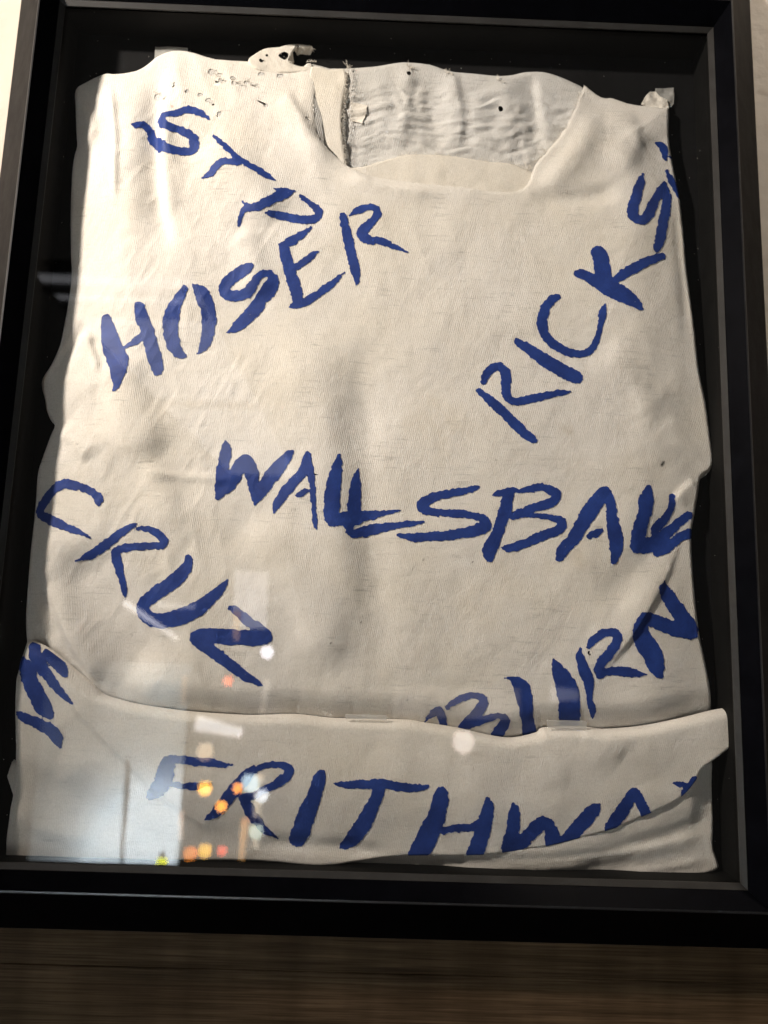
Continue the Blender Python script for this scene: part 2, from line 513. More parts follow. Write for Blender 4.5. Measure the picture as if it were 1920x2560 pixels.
FOLDS = [  # traced line, height (m), width on its left/lower side, width on its right/upper side
    ([(735, 760), (770, 900), (800, 1050), (825, 1250), (850, 1450), (880, 1650)], 0.0034, 0.034, 0.026),
    ([(880, 840), (905, 1000), (910, 1150), (915, 1330), (940, 1500), (950, 1690)], -0.0017, 0.018, 0.014),
    ([(610, 1290), (700, 1390), (790, 1520), (850, 1690)], 0.0030, 0.016, 0.014),
    ([(300, 860), (330, 960), (350, 1040), (400, 1150)], 0.0030, 0.024, 0.013),
    ([(250, 940), (300, 1040), (360, 1140), (420, 1260), (470, 1380)], 0.0026, 0.012, 0.012),
    ([(392, 130), (384, 230), (384, 330), (388, 430), (400, 530), (430, 640)], -0.0042, 0.013, 0.006),
    ([(405, 230), (404, 330), (410, 440), (425, 560)], 0.0016, 0.005, 0.010),
    ([(160, 1350), (230, 1480), (300, 1590), (390, 1720)], -0.0060, 0.024, 0.026),
    ([(88, 1400), (118, 1485), (160, 1570), (210, 1660), (262, 1745)], 0.0035, 0.005, 0.012),
    ([(95, 1420), (112, 1540), (128, 1620)], -0.003, 0.006, 0.010),
    ([(215, 780), (180, 840), (140, 895), (110, 945)], -0.0016, 0.004, 0.005),
    ([(200, 815), (228, 870), (252, 935)], 0.0018, 0.005, 0.004),
    ([(225, 835), (240, 885), (262, 930)], -0.0014, 0.003, 0.003),
    ([(180, 870), (205, 930), (240, 990)], 0.0008, 0.007, 0.006),
    ([(266, 178), (276, 260), (284, 340), (286, 430), (284, 520)], 0.0014, 0.003, 0.003),
    ([(186, 226), (222, 300), (205, 350), (190, 372)], 0.0020, 0.008, 0.005),
    ([(500, 350), (570, 410), (640, 480), (700, 560)], 0.0030, 0.018, 0.016),
    ([(600, 560), (630, 650), (650, 760)], 0.0018, 0.012, 0.012),
    ([(1546, 248), (1580, 300), (1588, 350), (1570, 400), (1545, 430)], 0.0018, 0.016, 0.009),
    ([(1675, 285), (1640, 320), (1610, 340), (1580, 372)], 0.0009, 0.010, 0.008),
    ([(1320, 492), (1400, 494), (1470, 492), (1560, 470)], -0.0014, 0.009, 0.007),
    ([(1716, 1325), (1690, 1390), (1662, 1450), (1615, 1527), (1577, 1585), (1550, 1620), (1490, 1690)], 0.0014, 0.022, 0.0032),
    ([(1700, 1290), (1640, 1380), (1560, 1470), (1500, 1540)], -0.0018, 0.015, 0.015),
    ([(137, 1062), (170, 1095), (200, 1125), (225, 1155)], 0.0020, 0.005, 0.018),
    ([(1755, 1196), (1720, 1225), (1690, 1260)], 0.0022, 0.004, 0.012),
    ([(1500, 860), (1590, 950), (1680, 1040)], 0.0012, 0.02, 0.02),
    ([(345, 1180), (500, 1195), (620, 1200)], 0.0007, 0.004, 0.004),
    ([(700, 200), (740, 280), (780, 350), (840, 410)], 0.0020, 0.014, 0.006),
    ([(860, 430), (960, 470), (1100, 490)], 0.0012, 0.010, 0.005),
    ([(1512, 240), (1480, 310), (1440, 380), (1390, 445), (1330, 500)], 0.0018, 0.010, 0.013),
    ([(1700, 480), (1716, 640), (1735, 850)], -0.0014, 0.006, 0.006),
]
def soft_cap(h, top=0.0350):
    k = top - 0.006
    return np.where(h > k, k + 0.006 * np.tanh((h - k) / 0.006), h)

def h_front(x, z):
    d = -poly_sdf(x, z, P_OUT)
    r_ = lambda R: np.sqrt(np.clip(1 - (1 - np.clip(d / R, 0, 1)) ** 2, 0, 1))
    roll = 0.52 * r_(0.0045) + 0.48 * sstep(-0.004, 0.060, d)       # thin cloth edge, then a slow swell
    h = 0.0262 + 0.0018 * vnoise(x * 9 + 3, z * 7) + 0.0007 * fbm(x * 32, z * 24 + 9, 2) + 0.00016 * fbm(x * 130, z * 170, 2)
    rid = 1 - 2 * np.abs(vnoise((x * 0.95 + z * 0.32) * 46, (z * 0.95 - x * 0.32) * 15))
    h = h + 0.0007 * rid * (0.25 + 0.75 * sstep(0.02, -0.2, x)) + 0.00022 * (1 - 2 * np.abs(vnoise((x - 0.5 * z) * 120 + 7, (z + 0.5 * x) * 50))) * sstep(0.0, -0.16, x)
    for pts, A, a, b in FOLDS:
        h = h + 1.8 * fold(x, z, pts, A, a, b)
    # the top edge lies closer to the board than the belly of the shirt
    h = h - 0.004 * sstep(0.18, 0.36, z)
    # round over at the neckline
    n = poly_sdf(x, z, P_NECK)
    h = h - 0.0010 * (1 - np.clip(n / 0.003, 0, 1)) ** 2 + 0.0009 * np.exp(-((n - 0.008) / 0.006) ** 2) * sstep(0.10, 0.04, x)
    # dips into the pocket behind the turned-up hem
    q_, s_, _ = line_dist(x, z, P_RIM)
    up = np.where(s_ > 0, q_, -q_)
    h = h - 0.0105 * np.clip((0.020 - up) / 0.022, 0, 1.3) ** 1.7
    h = soft_cap(np.maximum(h, BACK_D + 0.002))
    return B0 + (h - B0) * roll

HOLES = [(530, 172, 9, 6), (545, 180, 5, 4), (581, 191, 4.5, 4), (585, 207, 5, 6), (619, 202, 7, 4.5), (433, 210, 3.5, 3), (391, 231, 8, 7), (500, 239, 4, 3.5),
         (523, 254, 5, 5), (531, 262, 3, 4), (470, 231, 2.5, 3), (550, 292, 4, 4), (666, 269, 4, 4), (700, 180, 9, 3.5), (768, 306, 2.5, 2.5), (1471, 1631, 4.5, 3.5), (548, 200, 3, 9), (650, 176, 6, 3)]
def holes_sdf(x, z, holes, dpl, jag=0.0012):
    D = np.full(x.shape, 1.0)
    for (px, py, rx, ry) in holes:
        c = pl([(px, py), (px + rx, py), (px, py + ry)], dpl)
        a = 1.3 * np.linalg.norm(c[1] - c[0]); b = 1.3 * np.linalg.norm(c[2] - c[0])
        q = np.sqrt(((x - c[0, 0]) / a) ** 2 + ((z - c[0, 1]) / b) ** 2)
        D = np.minimum(D, (q - 1) * min(a, b))
    return D + jag * 0.7 * fbm(x * 520, z * 520, 2)
def sdf_front(x, z):
    D = poly_sdf(x, z, P_OUT) + 0.0004 * vnoise(x * 300, z * 300)
    D = np.maximum(D, -poly_sdf(x, z, P_NECK) + 0.0005 * vnoise(x * 400, z * 400))
    q_, s_, _ = line_dist(x, z, P_RIM)
    D = np.maximum(D, np.where(s_ > 0, -q_, q_) - 0.030)
    return np.maximum(D, -holes_sdf(x, z, HOLES, 0.021))

def dirt_and_shade_front(x, z):
    c = np.ones((len(x), 4))
    def seg(p, q, r, tint, k):
        P = pl([p, q]); dd, _, _ = line_dist(x, z, P)
        n = 0.75 + 0.5 * fbm(x * 110, z * 110, 3)
        m = np.clip(np.exp(-(dd / r) ** 2) * (k if r < 0.0015 else 0.6 * k) * n, 0, 1)
        for i in range(3): c[:, i] *= 1 - m * (1 - tint[i])
    G = (0.62, 0.62, 0.62); Yl = (0.86, 0.74, 0.48); Br = (0.55, 0.45, 0.3)
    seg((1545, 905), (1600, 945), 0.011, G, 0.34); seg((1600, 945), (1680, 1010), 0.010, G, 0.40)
    seg((1070, 1040), (1120, 1060), 0.022, Yl, 0.26); seg((1410, 1070), (1425, 1080), 0.005, Br, 0.35)
    seg((1438, 1375), (1450, 1410), 0.006, Br, 0.30); seg((1240, 1450), (1200, 1500), 0.02, Yl, 0.2)
    seg((1050, 1630), (1055, 1665), 0.006, Br, 0.22); seg((1370, 1700), (1380, 1730), 0.006, G, 0.3)
    seg((1060, 1210), (1160, 1250), 0.010, G, 0.16); seg((1240, 1190), (1300, 1190), 0.010, G, 0.14)
    seg((910, 1340), (925, 1600), 0.010, G, 0.12); seg((1150, 460), (1230, 500), 0.01, G, 0.12)  # first streak is painted shade along the central valley fold; the rest stains
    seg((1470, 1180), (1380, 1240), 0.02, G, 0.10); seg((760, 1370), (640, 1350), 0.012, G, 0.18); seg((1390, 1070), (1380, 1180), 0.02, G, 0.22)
    seg((1660, 1160), (1664, 1153), 0.0010, (0.05, 0.05, 0.05), 1.5)
    for p in ((1238, 1150), (583, 982), (1280, 737), (828, 1607), (317, 1587), (1058, 1399), (1017, 1749), (1180, 1404), (903, 1556), (190, 1108)):
        seg(p, (p[0] + 1, p[1] + 2), 0.0005, (0.2, 0.18, 0.15), 1.2)
    seg((428, 262), (429, 263), 0.0008, (0.8, 0.3, 0.25), 1.0)
    return c
XA, XB, ZA, ZB = -0.30, 0.30, -0.36, 0.36
front = sheet('front_panel', sdf_front, h_front, (XA, XB, -0.27, ZB), 0.00115, M_CLOTH, shirt, colour=dirt_and_shade_front)

P_REAR = smooth_poly(pl([(205, 250), (300, 192), (420, 133), (560, 153), (640, 160), (700, 176), (790, 176), (800, 600), (600, 680), (300, 680), (215, 600)], 0.015), 2)
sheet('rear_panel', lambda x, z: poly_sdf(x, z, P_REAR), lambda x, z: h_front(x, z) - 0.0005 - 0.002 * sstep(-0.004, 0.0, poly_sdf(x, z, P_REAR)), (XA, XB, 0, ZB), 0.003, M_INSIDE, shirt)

# inside of the back, seen through the neck opening
BACK_IN = [(760, 172), (825, 166), (860, 166), (937, 162), (987, 154), (1018, 152), (1076, 158), (1126, 174), (1180, 179), (1242, 185), (1280, 183), (1311, 176),
           (1357, 175), (1396, 185), (1434, 201), (1465, 218), (1510, 260), (1500, 420), (1400, 560), (1100, 560), (820, 520), (740, 400)]
P_BIN = smooth_poly(pl(BACK_IN, 0.013), 3)
GATHERS = [([(1018, 155), (1020, 220), (1010, 300), (1000, 380)], 0.0022, 0.008, 0.006), ([(1128, 172), (1140, 240), (1150, 300), (1140, 380)], 0.0024, 0.010, 0.005),
           ([(1078, 200), (1085, 290), (1090, 380)], -0.0016, 0.008, 0.008), ([(950, 180), (960, 270), (940, 350)], 0.0014, 0.008, 0.01),
           ([(1250, 190), (1270, 270), (1270, 380)], 0.0014, 0.010, 0.008), ([(1325, 180), (1335, 260), (1345, 330), (1360, 380)], -0.0030, 0.010, 0.005), ([(1190, 230), (1200, 300), (1195, 380)], 0.0012, 0.008, 0.008)]
def h_back(x, z):
    d = -poly_sdf(x, z, P_BIN)
    q = np.clip(d / 0.008, 0, 1)
    h = 0.0150 + 0.001 * vnoise(x * 25, z * 25)
    amp = sstep(0.01, 0.035, d)
    h = h + amp * (0.00115 * fbm(x * 46 + 2.2 * vnoise(x * 20, z * 20), z * 200 + 1.6 * vnoise(x * 40, z * 10), 2))
    h = h + 0.0005 * fbm(x * 120, z * 160, 2) * amp
    for pts, A, a, b in GATHERS: h = h + fold(x, z, pts, A, a, b, 0.2, 0.015)
    return B0 + (h - B0) * np.sqrt(np.clip(1 - (1 - q) ** 2, 0, 1))
BH = [(1252, 275, 5, 5), (1022, 187, 4, 4)]
def sdf_back(x, z):
    return np.maximum(poly_sdf(x, z, P_BIN) + 0.0006 * vnoise(x * 260, z * 260), -holes_sdf(x, z, BH, 0.015))
b0 = pl([(700, 600), (1560, 130)], 0.014)
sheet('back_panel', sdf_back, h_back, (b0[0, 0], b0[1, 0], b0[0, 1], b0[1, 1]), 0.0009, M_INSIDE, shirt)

# ribbed collar band: left piece, front piece, right piece (each cut away at its raw edge)
def collar(name, poly, H_, slope=None, res=0.0009, mat=M_RIB, rag=0.0011):
    P = smooth_poly(pl(poly, 0.020), 4)
    def sd(x, z): return poly_sdf(x, z, P) + rag * fbm(x * 420, z * 420, 2) * 0.5
    def hh(x, z):
        d = -poly_sdf(x, z, P)
        h = H_ + 0.0008 * vnoise(x * 30 + 4, z * 30) + 0.0004 * vnoise(x * 90, z * 90)
        if slope is not None: h = h + slope(x, z)
        return h - 0.0012 * (1 - np.clip(d / 0.002, 0, 1)) ** 2
    lo = P.min(0) - 0.004; hi = P.max(0) + 0.004
    return sheet(name, sd, hh, (lo[0], hi[0], lo[1], hi[1]), res, mat, shirt), hh
c_l, h_cl = collar('collar_band', [(772, 176), (790, 160), (825, 168), (860, 167), (866, 200), (858, 250), (854, 300), (857, 350), (864, 400), (868, 440), (830, 440), (780, 400), (770, 300)], 0.0195,
                   lambda x, z: -0.0022 * sstep(0.26, 0.30, z))
c_f, h_cf = collar('collar_band', [(860, 425), (905, 416), (960, 400), (1003, 388), (1040, 384), (1100, 387), (1160, 393), (1220, 402), (1280, 408), (1312, 422), (1336, 432), (1380, 470), (1340, 510), (1100, 500), (950, 480)], 0.0205)
# torn strip of cloth sticking up at the shoulder
TORN = [(620, 158), (640, 141), (664, 128), (700, 123), (722, 116), (752, 114), (781, 119), (782, 125), (764, 127), (748, 125), (738, 134), (731, 148), (727, 161), (748, 168), (770, 172), (768, 186), (700, 190), (640, 182)]
P_TORN = smooth_poly(pl(TORN, 0.014), 4)
P_THOLE = smooth_poly(pl([(698, 147), (710, 139), (721, 142), (722, 150), (715, 158), (703, 154)], 0.014), 3)
def h_torn(x, z):
    d = -poly_sdf(x, z, P_TORN)
    h = 0.0165 + 0.0012 * vnoise(x * 70, z * 50) + 0.0002 * fbm(x * 300 + z * 200, z * 260, 2)
    return B0 + 0.001 + (h - B0) * np.sqrt(np.clip(1 - (1 - np.clip(d / 0.0016, 0, 1)) ** 2, 0, 1))
tl = P_TORN.min(0) - 0.003; th = P_TORN.max(0) + 0.003
sheet('torn_strip', lambda x, z: np.maximum(poly_sdf(x, z, P_TORN) + 0.0008 * fbm(x * 260, z * 260, 3), -np.minimum(poly_sdf(x, z, P_THOLE), holes_sdf(x, z, [(668, 148, 4, 3), (742, 121, 3, 1.6), (655, 160, 5, 2)], 0.014))), h_torn, (tl[0], th[0], tl[1], th[1]), 0.0007, M_RIB, shirt)

# turned-up fold across the bottom
BAND = RIM + [(1833, 1786), (1836, 1836), (1828, 1866), (1781, 1905), (1755, 1925), (1739, 1955), (1697, 2001), (1627, 2036), (1565, 2065), (1504, 2086), (1396, 2115), (1280, 2135), (1165, 2145), (1014, 2146),
              (900, 2160), (800, 2172), (640, 2160), (400, 2160), (200, 2160), (20, 2160), (5, 2130), (12, 2060), (30, 1945), (35, 1860), (38, 1720), (44, 1670)]
P_BAND = smooth_poly(pl(BAND, 0.022), 3)
# lower hem hanging behind the fold
TAIL = [(30, 1900), (60, 2060), (110, 2135), (300, 2150), (640, 2164), (800, 2175), (900, 2180), (1040, 2178), (1180, 2181), (1280, 2186), (1434, 2186), (1550, 2184), (1610, 2189), (1665, 2198), (1700, 2194), (1740, 2189), (1795, 2173), (1790, 2140), (1782, 2112),
        (1783, 2047), (1780, 1990), (1780, 1935), (1779, 1895), (1760, 1872), (1690, 1890), (1500, 1925), (900, 1950), (300, 1950)]
P_TAIL = smooth_poly(pl(TAIL, 0.012), 3)
TFOLDS = [([(1180, 2158), (1400, 2150), (1560, 2128), (1700, 2098), (1790, 2080)], 0.0016, 0.006, 0.003), ([(1100, 2172), (1350, 2170), (1500, 2160)], 0.0022, 0.004, 0.004),
          ([(1500, 2120), (1650, 2090), (1785, 2040)], -0.0014, 0.006, 0.006), ([(1540, 2184), (1620, 2176), (1760, 2150)], 0.001, 0.003, 0.003)]
def h_tail(x, z):
    d = -poly_sdf(x, z, P_TAIL)
    h = 0.0150 + 0.0080 * sstep(-0.03, 0.06, x) * sstep(0.0, 0.022, d) * np.exp(-(np.clip(poly_sdf(x, z, P_BAND), 0, 1) / 0.024) ** 2) + 0.0012 * vnoise(x * 22, z * 30) + 0.0003 * fbm(x * 100, z * 140, 2)
    for pts, A, a, b in TFOLDS: h = h + fold(x, z, pts, A, a, b, 0.2, 0.016)
    return B0 + (h - B0) * np.sqrt(np.clip(1 - (1 - np.clip(d / 0.003, 0, 1)) ** 2, 0, 1))
sheet('lower_hem', lambda x, z: poly_sdf(x, z, P_TAIL) + 0.0004 * vnoise(x * 300, z * 300), h_tail, (XA, XB, -0.36, -0.14), 0.0012, M_BAND, shirt)

BFOLDS = [([(110, 1650), (170, 1740), (240, 1820), (330, 1910), (460, 2030), (600, 2100)], 0.0019, 0.0035, 0.024),
          ([(60, 1960), (150, 1985), (260, 2060), (330, 2100)], -0.0026, 0.016, 0.016), ([(30, 1990), (60, 2050), (110, 2080), (250, 2110)], 0.0020, 0.006, 0.008),
          ([(130, 1900), (230, 1950), (300, 2020)], 0.0012, 0.014, 0.014), ([(620, 2110), (800, 2120), (1000, 2142)], -0.0020, 0.006, 0.006),
          ([(900, 1900), (1100, 1960), (1300, 1980)], 0.001, 0.03, 0.03), ([(1300, 1900), (1500, 1880), (1700, 1850)], 0.0012, 0.02, 0.02),
          ([(130, 1640), (190, 1690), (260, 1750)], -0.0020, 0.004, 0.010), ([(1440, 1830), (1500, 1850), (1560, 1900)], 0.0012, 0.006, 0.012)]
def h_band(x, z):
    d = -poly_sdf(x, z, P_BAND)
    q_, s_, _ = line_dist(x, z, P_RIM)
    h = 0.0258 + 0.0014 * vnoise(x * 10, z * 14) + 0.0005 * (1 - 2 * np.abs(vnoise((x + z) * 40, (z - x) * 22))) + 0.0006 * fbm(x * 34, z * 30, 2) + 0.00012 * fbm(x * 130, z * 170, 2)
    for pts, A, a, b in BFOLDS: h = h + 1.4 * fold(x, z, pts, A, a, b)
    h = h - 0.0045 * sstep(0.045, 0.10, q_) - 0.0015 * sstep(0.10, 0.17, q_)        # thickest near the upper fold
    R = 0.0024
    h = soft_cap(h)
    r = np.sqrt(np.clip(1 - (1 - np.clip(d / R, 0, 1)) ** 2, 0, 1))
    base = (B0 + 0.002) + (0.0178 - B0 - 0.002) * sstep(0.022, 0.008, q_)      # the rim is a soft fold lying against the body
    R2 = 0.0030 + 0.0045 * sstep(0.022, 0.008, q_)
    r = np.sqrt(np.clip(1 - (1 - np.clip(d / R2, 0, 1)) ** 2, 0, 1))
    return base + (h - base) * r
band = sheet('turned_up_fold', lambda x, z: poly_sdf(x, z, P_BAND), h_band, (XA, XB, -0.36, -0.09), 0.0011, M_BAND, shirt)

# ------------------------------------------------------------------ painted letters
# strokes: (x, y, width) in the enlarged tile grid, 1659 units to a 640-pixel tile of the photograph
T = 1659.0
TILE = {'A': (0, 0), 'B': (1, 0), 'C': (2, 0), 'D': (0, 1), 'E': (1, 1), 'F': (2, 1), 'G': (0, 2), 'I': (1, 2), 'J': (2, 2), 'K': (0, 3), 'L': (1, 3), 'M': (2, 3)}
LETTERS = [
 ('S', 'upper left word', 'f', 'A', [[(1355,775,10),(1300,735,40),(1215,712,45),(1140,735,40),(1060,745,40),(1042,775,50),(1075,810,50),(1180,850,50),(1245,890,55),(1260,940,58),(1235,982,55),(1150,980,55),(1060,950,55),(1000,920,55),(975,860,45),(930,808,40),(880,815,35),(848,805,8)]]),
 ('Y', 'upper left word', 'f', 'A', [[(1385,885,16),(1450,940,32),(1550,1030,38),(1659,1095,44),(1720,1135,42),(1782,1170,8)], [(1305,1157,6),(1360,1130,38),(1410,1070,45),(1460,1045,40),(1530,1055,40),(1560,1050,36)]]),
 ('D', 'upper left word', 'f', 'B', [[(-110,1472,8),(-98,1400,24),(-66,1350,40),(0,1342,45),(100,1295,55),(190,1255,56),(247,1240,16)], [(-84,1310,12),(-50,1340,40)], [(112,1220,6),(180,1243,45)], [(287,1272,20),(340,1310,36),(398,1360,45),(406,1395,48),(370,1422,52),(290,1425,55),(180,1405,48),(100,1387,36),(65,1382,15)]]),
 ('H', 'word below it', 'f', 'D', [[(687,408,55),(700,480,88),(730,590,120),(768,690,122),(765,780,80),(747,860,32)], [(902,322,55),(920,400,80),(953,470,76),(975,560,80),(1000,650,84),(1022,730,70),(1012,766,22)], [(800,600,14),(850,570,34),(915,530,56),(940,520,56)]]),
 ('O', 'word below it', 'f', 'D', [[(1197,210,32),(1165,270,64),(1125,340,78),(1110,400,96),(1105,470,90),(1120,560,84),(1150,620,68),(1205,652,18)], [(1250,184,14),(1305,240,80),(1342,325,92),(1354,410,88),(1348,500,82),(1320,590,52),(1279,640,8)]]),
 ('S', 'word below it', 'f', 'D', [[(1628,62,34),(1580,95,72),(1500,150,74),(1458,205,66),(1465,245,72),(1520,262,62),(1600,240,68),(1640,190,58),(1680,128,46),(1740,115,42),(1772,155,66),(1740,220,90),(1695,280,78),(1660,340,92),(1600,400,84),(1540,455,68),(1500,483,36),(1468,497,8)]]),
 ('E', 'word below it', 'f', 'B', [[(358,1475,8),(300,1520,45),(220,1568,58),(165,1588,36)], [(178,1592,52),(195,1659,70),(215,1739,72),(240,1819,75),(262,1899,75),(272,1955,70)], [(400,1630,8),(365,1657,44),(310,1700,44),(250,1738,44)], [(225,1984,20),(280,1976,48),(360,1934,48),(450,1874,48),(530,1804,28),(575,1764,6)]]),
 ('R', 'word below it', 'f', 'B', [[(567,1402,46),(580,1480,55),(600,1560,60),(620,1659,60),(640,1740,60),(652,1800,40),(650,1850,6)], [(605,1400,12),(660,1365,48),(730,1342,40),(778,1357,45),(783,1400,48),(740,1450,58),(690,1500,66),(692,1530,66),(740,1560,58),(800,1560,48),(870,1590,35),(930,1615,26),(985,1638,10)]]),
 ('R', 'word climbing the right side', 'f', 'E', [[(1472,818,38),(1505,750,58),(1570,715,52),(1618,760,66),(1618,850,62),(1628,918,56),(1680,945,52),(1760,930,54),(1880,905,50),(1960,890,38),(2036,878,8)], [(1445,878,40),(1520,940,58),(1600,1010,60),(1680,1090,64),(1740,1150,64),(1795,1188,48),(1821,1213,8)]]),
 ('I', 'word climbing the right side', 'f', 'F', [[(35,556,46),(100,600,64),(200,670,78),(300,730,88),(395,778,88),(425,790,58)]]),
 ('C', 'word climbing the right side', 'f', 'F', [[(303,266,32),(260,282,52),(215,340,58),(196,430,64),(212,510,60),(270,575,60),(360,620,54),(450,635,44),(508,610,44),(548,540,38),(575,450,34),(585,370,44),(606,305,6)]]),
 ('K', 'word climbing the right side', 'f', 'F', [[(558,-22,85),(575,20,92),(585,80,95),(600,170,105),(620,205,105),(700,240,105),(780,290,78),(828,330,38),(848,342,8)], [(412,116,28),(450,118,60),(520,155,64),(590,210,66)], [(650,170,42),(720,120,58),(800,75,58),(900,25,54),(975,4,40)]]),
 ('S', 'word climbing the right side', 'f', 'C', [[(845,1132,15),(835,1180,48),(810,1260,58),(785,1340,62),(787,1400,70),(840,1428,56),(890,1380,62),(930,1290,54),(980,1205,42)], [(985,1195,30),(1000,1260,52),(995,1350,58),(975,1450,64),(960,1540,64),(937,1608,48),(930,1635,12)]]),
 ('Y', 'word climbing the right side', 'f', 'C', [[(935,932,18),(970,947,46),(985,985,46),(990,1030,26)], [(1008,1012,10),(1040,1030,10)], [(1002,1112,18),(1030,1170,42),(1058,1220,42),(1080,1285,14)]]),
 ('W', 'word across the chest', 'f', 'D', [[(1460,1202,14),(1465,1260,68),(1450,1350,78),(1435,1430,78),(1420,1500,60),(1415,1560,38)], [(1420,1555,30),(1480,1490,78),(1540,1385,92),(1590,1320,76),(1618,1365,84),(1640,1450,82),(1650,1540,58),(1650,1612,18)], [(1660,1610,10),(1680,1560,48),(1720,1480,92),(1780,1400,92),(1850,1312,72),(1893,1268,26)]]),
 ('A', 'word across the chest', 'f', 'E', [[(330,1282,26),(328,1330,66),(300,1400,58),(240,1470,68),(180,1540,68),(132,1620,46),(112,1668,10)], [(335,1295,46),(350,1370,44),(360,1450,40),(368,1550,38),(376,1659,30),(385,1730,28),(393,1770,6)], [(268,1553,24),(300,1536,48),(332,1518,26)]]),
 ('L', 'word across the chest', 'f', 'E', [[(540,1294,18),(528,1350,58),(507,1450,88),(496,1550,102),(490,1659,106),(495,1710,86)], [(490,1722,66),(600,1692,86),(700,1685,72),(800,1672,46),(940,1648,8)]]),
 ('L', 'word across the chest', 'f', 'E', [[(660,1383,12),(650,1450,58),(640,1550,78),(635,1640,88),(645,1700,100)], [(610,1720,90),(600,1745,70),(622,1800,42),(700,1785,72),(850,1755,54),(1000,1735,36),(1090,1722,10)]]),
 ('S', 'word across the chest', 'f', 'E', [[(1438,1497,22),(1400,1510,42),(1280,1535,54),(1160,1560,58),(1092,1600,72),(1085,1632,74),(1150,1662,48),(1300,1668,48),(1440,1690,48),(1488,1730,72),(1470,1760,82),(1380,1790,68),(1250,1810,64),(1100,1820,58),(1000,1823,48),(930,1811,22),(915,1805,8)]]),
 ('B', 'word across the chest', 'f', 'F', [[(-139,1553,8),(-60,1532,48),(10,1517,38),(32,1527,20)], [(-20,1540,66),(-40,1620,84),(-60,1700,74),(-90,1780,74),(-120,1850,84),(-149,1909,92),(-145,1962,42)], [(48,1530,22),(130,1505,48),(200,1500,52),(270,1530,66),(288,1560,62),(250,1600,62),(150,1630,58),(50,1665,54),(0,1686,44),(100,1675,34),(220,1690,38),(310,1715,52),(328,1745,56),(280,1780,62),(180,1820,62),(80,1865,58),(0,1890,58),(-52,1893,36)]]),
 ('A', 'word across the chest', 'f', 'F', [[(602,1525,56),(588,1545,86),(540,1600,92),(490,1680,98),(440,1760,92),(390,1840,78),(330,1900,72),(310,1945,56),(305,1966,28)], [(615,1540,62),(640,1620,68),(650,1720,78),(665,1800,92),(675,1860,92),(670,1930,66),(660,1975,44),(660,1988,18)], [(490,1818,26),(535,1800,52),(580,1778,26)]]),
 ('L', 'word across the chest', 'f', 'F', [[(888,1500,32),(870,1570,92),(860,1660,88),(830,1760,92),(805,1850,86),(800,1895,56),(870,1880,86),(950,1850,100),(1000,1800,72),(1080,1730,56),(1140,1682,50)]]),
 ('L', 'word across the chest', 'f', 'F', [[(1035,1560,38),(1025,1640,46),(990,1700,52),(932,1765,60),(920,1800,44)], [(935,1925,50),(1000,1890,62),(1090,1820,54),(1150,1798,60)]]),
 ('C', 'word slanting down the left side', 'f', 'D', [[(637,1604,34),(638,1572,56),(600,1532,48),(520,1497,48),(430,1477,62),(370,1500,58),(320,1550,58),(280,1610,58),(258,1650,50),(272,1680,52),(310,1702,58),(360,1727,58),(440,1760,44),(510,1790,34),(592,1830,6)]]),
 ('R', 'word slanting down the left side', 'f', 'G', [[(880,80,16),(820,110,48),(730,180,54),(650,240,58),(570,290,42),(495,317,6)], [(890,110,16),(940,107,34),(1010,132,48),(1058,180,56),(1055,213,50),(980,220,44),(870,225,48),(770,240,48),(748,262,54),(760,320,64),(780,400,48),(800,480,42),(812,540,24),(817,568,6)]]),
 ('U', 'word slanting down the left side', 'f', 'G', [[(1220,300,46),(1213,350,72),(1160,420,88),(1070,490,88),(980,550,88),(925,610,76),(945,668,86),(1020,706,86),(1130,690,100),(1240,650,100),(1330,590,86),(1400,530,66),(1450,480,42),(1473,440,6)]]),
 ('N', 'word slanting down the left side', 'f', 'G', [[(1494,622,32),(1530,640,48),(1600,700,58),(1680,760,66),(1730,800,66),(1715,830,60),(1600,815,92),(1450,810,96),(1330,795,78),(1265,806,72),(1310,850,84),(1390,910,74),(1480,980,68),(1570,1050,58),(1640,1090,48),(1705,1130,8)]]),
 ('B', 'word at the lower right', 'f', 'I', [[(1090,1362,10),(1140,1312,44),(1183,1285,46),(1205,1330,54),(1218,1392,40)], [(1242,1266,26),(1300,1222,38),(1400,1187,38),(1466,1207,48),(1468,1250,62),(1420,1320,72),(1370,1370,72),(1330,1400,40),(1400,1380,40),(1480,1345,48),(1570,1322,38),(1616,1342,48),(1598,1390,76),(1560,1440,72),(1542,1480,20)]]),
 ('U', 'word at the lower right', 'f', 'J', [[(-49,1075,8),(0,1080,28),(40,1112,76),(68,1160,106),(85,1250,92),(100,1340,84),(112,1450,88)], [(268,952,14),(290,1010,68),(330,1080,106),(360,1160,136),(370,1250,128),(372,1350,128)]]),
 ('R', 'word at the lower right', 'f', 'J', [[(440,888,14),(436,930,44),(460,1000,68),(490,1080,72),(500,1150,48),(505,1220,34),(520,1280,44),(520,1335,6)], [(492,875,22),(520,832,48),(590,787,48),(660,782,52),(683,820,56),(650,890,58),(600,950,62),(562,1010,56),(562,1048,50),(572,1066,20),(630,1030,54),(720,1035,58),(800,1045,44),(873,1052,6)]]),
 ('N', 'word at the lower right', 'f', 'J', [[(990,455,14),(985,510,76),(1040,590,96),(1090,670,106),(1150,740,96),(1190,765,36),(1170,795,48),(1080,765,86),(980,730,86),(880,690,80),(845,692,54),(832,750,96),(832,800,114),(870,860,126),(910,920,126),(932,990,106),(952,1045,56),(972,1075,8)]]),
 ('Y', 'marks at the left end of the fold', 'b', 'G', [[(222,868,50),(230,920,72),(270,1000,68),(320,1070,58),(380,1150,48),(430,1205,36),(470,1240,6)], [(300,910,44),(340,945,56),(390,1000,56),(420,1050,32),(445,1072,6)]]),
